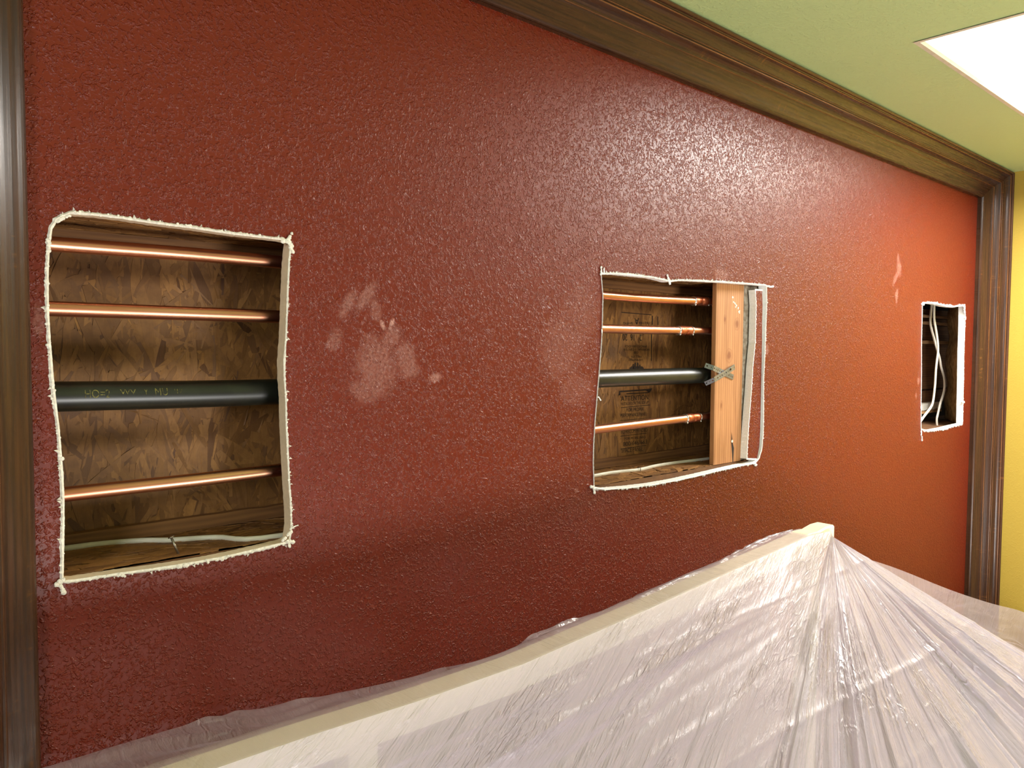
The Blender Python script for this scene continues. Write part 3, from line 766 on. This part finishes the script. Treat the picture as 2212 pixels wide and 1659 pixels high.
# cable lying in the cavity, its staple, and the upright nail
cp = []
for (x, y) in [(142,1184),(222,1174),(306,1168),(367,1167),(465,1161),(608,1157)]:
    q = Pz(x, y, ZB + .0045); 
    if q.y > 1.147: q = P(x, y, 1.147)
    cp.append(q)
c2 = [Pz(x, y, ZB + .0045) for (x, y) in [(1283,1028),(1331,1020),(1379,1015),(1414,1007),(1457,1000),(1542,989)]]
c2 = [q if q.y < 1.147 else P(x_, y_, 1.147) for q, (x_, y_) in zip(c2, [(1283,1028),(1331,1020),(1379,1015),(1414,1007),(1457,1000),(1542,989)])]
full = [cp[0] + Vector((-.15, .0, 0))] + cp + [cp[-1].lerp(c2[0], .5)] + c2 + [c2[-1] + Vector((.12, .02, 0))]
full = [Vector((p.x, min(p.y, 1.145), p.z)) for p in full]
tag(tube('white_cable', smooth_path(full, 6), .0030, M['cable'], seg=14, rz=.0040), 'white cable lying on the floor of the wall cavity behind the left and middle holes', 'cable')
q = c2[2]; V, Fc = tubevf([q + Vector((0, -.0058, -.004)), q + Vector((.001, -.0052, .0042)), q + Vector((.002, 0, .0056)), q + Vector((.003, .0050, .0042))], .0009, 8)
tag(link_mesh('cable_staple', V, Fc, M['nail'], smooth=True), 'thin metal staple over the white cable in the middle hole', 'staple')
nb = P(386, 1216, 1.035); nt = P(370, 1161, 1.040)
nb = Vector((nb.x, nb.y, ZB + .0015))
nail = empty('nail', nb, 'steel nail standing up from the cavity floor in the left hole', 'nail')
attach(tube('shank', [nb, nt], .0016, M['nail'], seg=12), nail)
dn = (nt - nb).normalized()
attach(tube('head', [nt, nt + dn*.0012], .0040, M['nail'], seg=16), nail)

# ------------------------------------------------------------------ the cavity behind hole 3
CX0, CX1, CY = 2.74, 3.90, 1.24
tag(box('backing_board', CX0, CX1, CY, CY + .02, -.36, .26, M['void']), 'dark board at the back of the small right hole', 'board')
tag(box('cavity_shelf', CX0, CX1, 1.021, CY - .0005, -.306, -.286, M['dark_wood']), 'brown wood plate under the small right hole', 'plank')
tag(box('cavity_shelf', CX0, CX1, 1.021, CY - .0005, .235, .255, M['dark_wood']), 'brown wood plate above the small right hole', 'plank')
tag(box('wood_block', CX0 - .02, CX0 - .0005, 1.021, CY + .02, -.36, .26, M['dark_wood']), 'wood block closing the left side of the small right cavity', 'block')
def rough_board(name, x0, x1, y0, y1, z0, z1, mat, label, cat, amp=.002, seed=0, group=None):
    V = []; Fc = []; n = 40
    for i in range(n+1):
        x = x0 + (x1-x0)*i/n; e = [amp*mn.noise(Vector((i*.45, k*4, seed))) for k in range(4)]
        V += [(x, y0+e[0], z0+e[1]), (x, y1, z0), (x, y1, z1), (x, y0+e[3], z1+e[2])]
    for i in range(n):
        for k in range(4): Fc.append((i*4+k, i*4+(k+1) % 4, (i+1)*4+(k+1) % 4, (i+1)*4+k))
    Fc += [(0, 3, 2, 1), (4*n, 4*n+1, 4*n+2, 4*n+3)]
    return tag(link_mesh(name, V, Fc, mat), label, cat, group)
YR = 1.19
def zat(py, y=YR, px=2030): return P(px, py, y).z
M['lath'] = wood('lath_wood', lin(190, 150, 104), lin(140, 100, 62), 'x', 0.8)
for (ya, yb, d, lab) in ((703.5, 739, 7, 'dark board between the two lower laths inside the small right hole'), (671, 683, 0, 'brown rough board at the top inside the small right hole'), (689, 701, 2, 'brown rough board just under the top one inside the small right hole'),
                         (741, 838, 3, 'wide dark board in the middle inside the small right hole'), (841, 866, 5, 'lower dark board above the white ledge inside the small right hole')):
    rough_board('rough_board', CX0 + .001, 3.62, YR, CY - .001, zat(yb), zat(ya), M['dark_wood'], lab, 'board', .004, d, 'rough boards inside the small right hole')
for (ya, yb, d, lab) in ((683, 688, 0, 'thin pale lath under the top board inside the small right hole'), (697, 702.5, 1, 'second thin pale lath inside the small right hole'), (737, 743.5, 2, 'thin pale lath halfway up inside the small right hole')):
    rough_board('lath', CX0 + .001, 3.60, YR - .022, YR - .006, zat(yb, YR-.02), zat(ya, YR-.02), M['lath'], lab, 'lath', .002, d+20, 'laths inside the small right hole')
rough_board('white_ledge', CX0 + .001, 3.36, 1.150, 1.185, zat(882, 1.15), zat(869, 1.15), M['pvc'], 'broken white plaster ledge near the bottom of the small right hole', 'ledge', .006, 31)
rough_board('ledge_board', CX0 + .001, 3.36, 1.150, 1.185, zat(889, 1.15), zat(883.4, 1.15), M['lath'], 'brown strip under the broken white plaster ledge', 'lath', .003, 33)
# insulation batt, a lumpy panel on the right
V = []; Fc = []; nx, nz = 26, 50
qa, qb = P(2044, 700, 1.178), P(2077, 700, 1.035)
for j in range(nz+1):
    for i in range(nx+1):
        u, v_ = i/nx, j/nz
        z = -.283 + .50*v_; sh_ = mn.noise(Vector((z*11, 5, 0)))
        x = qa.x + (qb.x - qa.x)*u + .05*sh_*(1-u); y = qa.y + (qb.y - qa.y)*u - .005
        e = .010*mn.fractal(Vector((u*5, z*22, 3)), 1.0, 2.0, 4)
        V.append((x + e, y + e*.6, z))
for j in range(nz):
    for i in range(nx):
        a = j*(nx+1)+i; Fc.append((a, a+1, a+nx+2, a+nx+1))
ins = link_mesh('insulation_batt', V, Fc, M['insul'], smooth=True)
md = ins.modifiers.new('thickness', 'SOLIDIFY'); md.thickness = .012; md.offset = -1
tag(ins, 'tan crumpled insulation at the right side inside the small right hole', 'insulation')
PA = [(2013,655),(2012,663),(2010,698),(2016.6,727),(2024,754),(2030,775),(2033,793),(2039,814),(2040.5,833),(2038,850),(2031,872),(2026,894),(2023.4,906),(2024,921)]
PB = [(2018,650),(2018,662),(2018,688),(2021.5,712),(2025,736),(2026,760),(2022,794),(2019.5,833),(2015.7,865),(2011,879),(1997,898),(1987,912)]
tag(tube('white_cable', smooth_path([P(x, y, 1.090) for x, y in PA], 6), .0036, M['cable2'], seg=12, rz=.0058), 'flat white cable curving right inside the small right hole', 'cable', 'cables inside the small right hole')
tag(tube('white_cable', smooth_path([P(x, y, 1.072) for x, y in PB], 6), .0036, M['cable'], seg=12, rz=.0056), 'white cable bending to the lower left inside the small right hole', 'cable', 'cables inside the small right hole')

# ------------------------------------------------------------------ cream rail under the plastic
RIDGE = [P(*q, .76) for q in [(338,1657),(633,1560),(855,1493),(1080,1418),(1350,1305),(1500,1240),(1700,1153),(1752,1141)]]
RX = [-.62, -.1] + [p.x for p in RIDGE]; RZ = [-.404, -.402] + [p.z for p in RIDGE]
def zr(x): return float(np.interp(x, RX, RZ))
XB = RIDGE[-1].x; ZB_ = RIDGE[-1].z
rail = empty('cream_rail', (-.4, .74, ZF), 'cream wooden rail under the plastic sheet, its end poking out at the peak', 'rail')
V = []; Fc = []; xs_ = list(np.linspace(-.45, XB + .022, 60))
for x in xs_:
    z = zr(x) + (.004 if x > 1.42 else 0) + (.006 if x > 1.49 else 0)
    V += [(x, .722, z - .034), (x, .760, z - .034), (x, .760, z - .003), (x, .757, z), (x, .725, z), (x, .722, z - .003)]
for i in range(len(xs_) - 1):
    for k in range(6): Fc.append((6*i+k, 6*i+(k+1) % 6, 6*i+6+(k+1) % 6, 6*i+6+k))
n6 = 6*(len(xs_)-1); Fc += [(5,4,3,2,1,0), tuple(n6 + k for k in range(6))]
attach(link_mesh('top_rail', V, Fc, M['cream']), rail)
for x in (-.43, .44, 1.47):
    attach(box('post', x - .019, x + .019, .724, .758, ZF, zr(x) - .033, M['cream'], bevel=.002), rail)
attach(box('bottom_rail', -.40, 1.44, .728, .754, ZF + .06, ZF + .10, M['cream'], bevel=.002), rail)

# ------------------------------------------------------------------ plastic sheet
def vnoise1(x, seed):
    r = np.random.default_rng(seed).uniform(-1, 1, 4096)
    i = np.floor(x).astype(int); f = x - i; f = f*f*(3-2*f)
    return r[i % 4096]*(1-f) + r[(i+1) % 4096]*f
def sheet_grid(name, S, mat, parent=None):
    """S: (nv, nu, 3) array of points"""
    nv, nu, _ = S.shape
    idx = np.arange(nv*nu).reshape(nv, nu)
    q = np.stack([idx[:-1, :-1], idx[1:, :-1], idx[1:, 1:], idx[:-1, 1:]], -1).reshape(-1, 4)
    me = bpy.data.meshes.new(name)
    vv = S.reshape(-1, 3).copy(); vv[:, 2] += H0
    me.vertices.add(len(vv)); me.vertices.foreach_set('co', vv.ravel())
    me.loops.add(q.size); me.loops.foreach_set('vertex_index', q.ravel().astype(np.int32))
    me.polygons.add(len(q)); me.polygons.foreach_set('loop_start', np.arange(0, q.size, 4, dtype=np.int32))
    me.polygons.foreach_set('use_smooth', np.ones(len(q), dtype=bool))
    me.update(calc_edges=True)
    du = np.concatenate([np.zeros((nv, 1)), np.cumsum(np.linalg.norm(np.diff(S, axis=1), axis=2), 1)], 1)
    dv = np.concatenate([np.zeros((1, nu)), np.cumsum(np.linalg.norm(np.diff(S, axis=0), axis=2), 0)], 0)
    um = np.broadcast_to(du[nv//3][None, :], (nv, nu))
    uvl = me.uv_layers.new(name='UVMap'); UV = np.stack([um, dv], -1).reshape(-1, 2).astype(np.float32)
    uvl.data.foreach_set('uv', UV[q.ravel()].ravel())
    me.materials.append(mat)
    o = bpy.data.objects.new(name, me); col.objects.link(o)
    return o
sroot = empty('plastic_sheet', (1.0, .3, ZF), 'large wrinkled milky plastic sheet tented over the cream rail below the holes', 'sheet')
nu, nv = 1100, 380
s = np.linspace(0, 1, nu); v = np.linspace(0, 1, nv)**1.35
YF_ = .716
cB2 = np.array([XB + .016, .724, ZB_ - .012])
cM = np.array(P(1937, 1262, .755)); cM2 = np.array(P(2105, 1356, .775)); cC = np.array(P(2212, 1405, .79)); cC = cC + (cC - cM2)*.30
T = np.zeros((nu, 3))
xr = np.interp(s, [0, .42], [-.47, XB])
T[:, 0] = xr; T[:, 1] = YF_; T[:, 2] = [zr(x) + .003 for x in xr]
B0 = np.array([XB, YF_, zr(XB) - .002])
m_ = s > .42
for k in range(3):
    T[m_, k] = np.interp(s[m_], [.42, .74, .84, .93, 1.0], [B0[k], cB2[k], cM[k], cM2[k], cC[k]])
bx = np.interp(s, [0, .42, .60, .74, 1.0], [-1.6, -.55, 1.3, 2.85, 3.285])
by = np.interp(s, [0, .30, .42, .60, .74, 1.0], [.34, .22, .04, -.30, -.45, -.25])
bz = np.interp(s, [0, .42, .74, 1.0], [-1.30, -1.28, -1.40, -1.50])
Et = np.stack([bx, by, bz], -1)
vk = .72
w_ = np.clip(v/vk, 0, 1)[:, None, None]; h_ = np.clip((v - vk)/(1 - vk), 0, 1)[:, None, None]
Fl = Et.copy(); Fl[:, 2] = ZF + .012; Fl[:, 1] -= .02
S = (T[None]*(1 - w_) + Et[None]*w_)*(1 - h_) + Fl[None]*h_
sag = np.sin(np.pi*np.clip(v, 0, 1))[:, None]*np.interp(s, [0, .42, .6, 1], [.05, .05, .03, .02])[None]
S[..., 1] += sag*.5; S[..., 2] -= sag*.5
# folds fanning out of the corner
ph = np.interp(s, [0, .36, .42, .74, 1], [0, 4, 8, 40, 47])
vv = v[:, None]
wid = np.interp(s, [0, .30, .42, .7, .80, 1], [.15, .4, 1.0, 1.0, .8, .5])[None]
rise = np.clip(vv*6, 0, 1)*(.25 + 1.6*vv)
def ridged(a): return 1 - 2*np.abs(a)
wob = .8*vnoise1(v*6 + 3, 77)[:, None] + .5*vnoise1(v*17 + 3, 78)[:, None]*vnoise1(ph*.7+2, 79)[None]
fold = (.016*ridged(vnoise1(ph*1.0 + 40, 1))[None] + .010*ridged(vnoise1(ph[None]*2.3 + 11 + wob, 2)) + .006*ridged(vnoise1(ph[None]*5.1 + 3 + 2*wob, 3)) + .0030*vnoise1(ph[None]*13 + 5 + 5*wob, 4))
fade = np.clip(.6 + .9*vnoise1(ph[None]*.8 + vv*9, 5), .05, 1.4)
D = .72*fold*fade*wid*rise
# long shallow wrinkles that follow the rail on the left part
hz = S[..., 2]*1.0
lf = np.clip((.44 - s)/.10, 0, 1)[None]
D = D + lf*np.clip(vv*14, 0, 1)*(.0035*ridged(vnoise1(vv*46 + 1.4*vnoise1(s*9, 9)[None] + 60, 21)) + .0022*vnoise1(vv*110 + 3*vnoise1(s*17, 10)[None], 22))
# sharp packing creases
for (c0_, sl, am) in ((-.435, .025, .0016), (-.575, .03, .0030), (-.66, .04, .0022), (-.78, .05, .0028), (-.90, .05, .0016), (-1.02, .06, .0028)):
    dist = (S[..., 2] - c0_ - sl*(S[..., 0] - 1.2) + .08*(0))
    D = D + am*np.exp(-np.abs(dist)/.004)
N = np.array([0, -.90, .43])
S = S + D[..., None]*N[None, None]
S[..., 2] = np.maximum(S[..., 2], ZF + .004)
S[..., 0] = np.minimum(S[..., 0], 3.29)
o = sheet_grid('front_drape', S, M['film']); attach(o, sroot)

# flap lying back from the rail to the wall
E_px = [((60,1668),.985),((120,1650),.985),((300,1595),.985),((480,1545),.985),((700,1499),.985),((900,1458),.975),((1020,1430),.93),((1080,1418),.84),((1152,1373),.87),((1259,1334),.88),((1350,1305),.835),((1440,1268),.82),((1526,1231),.83),((1623,1177),.83),((1700,1152),.79),((1735,1143),.768)]
E = [P(*p, y) for p, y in E_px]; E.insert(0, Vector((-.1, .985, E[0].z)))
E = smooth_path(E, 14)
xs = np.array([p.x for p in E]); order = np.argsort(xs); Ea = np.array([tuple(p) for p in E])[order]
nu2, nv2 = 700, 46
x_ = np.linspace(-.10, XB - .04, nu2)
Eb = np.stack([x_, np.interp(x_, Ea[:, 0], Ea[:, 1]), np.interp(x_, Ea[:, 0], Ea[:, 2])], -1)
tz = np.array([zr(q) for q in x_])
T0 = np.stack([x_, np.full(nu2, YF_), tz + .003], -1); T1 = np.stack([x_, np.full(nu2, .764), tz + .003], -1)
v2 = np.linspace(0, 1, nv2)
S2 = np.zeros((nv2, nu2, 3))
for i, vq in enumerate(v2):
    if vq < .25: S2[i] = T0 + (T1 - T0)*(vq/.25)
    else:
        w = (vq - .25)/.75; S2[i] = T1 + (Eb - T1)*w
        S2[i][:, 2] -= .030*math.sin(math.pi*w)*np.clip((Eb[:, 1] - .85)/.1, 0, 1)
d2 = 2.2*(.0022*ridged(vnoise1(v2[:, None]*9 + 2*vnoise1(x_*4, 3)[None] + 20, 31)) + .0012*vnoise1(v2[:, None]*22 + 3*vnoise1(x_*9, 6)[None], 33))*np.clip((v2 - .28)*6, 0, 1)[:, None]
S2[..., 2] += d2
S2[..., 1] = np.minimum(S2[..., 1], .996)
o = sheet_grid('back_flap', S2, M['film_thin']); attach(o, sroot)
# right flap: from the fold line below the peak back to the wall corner
TR = [((1764,1155),.76),((1802,1184),.82),((1843,1198),.87),((1937,1228),.89),((2055,1275),.885),((2140,1303),.865),((2205,1320),.825),((2250,1338),.775)]
TRp = [P(*p, y) for p, y in TR]; TRp[-1].x = min(TRp[-1].x, 3.292)
TRp = smooth_path(TRp, 20)
nu3 = 420
ta = np.linspace(0, 1, nu3); arr = np.array([tuple(p) for p in TRp]); ts = np.linspace(0, 1, len(arr))
Tt = np.stack([np.interp(ta, ts, arr[:, k]) for k in range(3)], -1)
m = s >= .74
Lw = np.stack([np.interp(ta, (s[m] - .74)/.26, T[m][:, k]) for k in range(3)], -1)
nv3 = 60; v3 = np.linspace(0, 1, nv3)[:, None, None]
S3 = Tt[None]*(1 - v3) + Lw[None]*v3
S3[..., 2] -= (.05*np.sin(np.pi*v3[..., 0])*np.clip(ta*4, 0, 1)[None])
S3[..., 1] += 0.0
a3 = v3[..., 0]
S3[..., 2] += (.008*ridged(vnoise1(a3*6 + 1.5*vnoise1(ta*5, 41)[None] + 8, 42)) + .004*ridged(vnoise1(a3*13 + 3*vnoise1(ta*9, 43)[None] + 8, 44)))*np.sin(np.pi*a3)*np.clip(ta*3, 0, 1)[None]
S3[..., 0] = np.minimum(S3[..., 0], 3.292)
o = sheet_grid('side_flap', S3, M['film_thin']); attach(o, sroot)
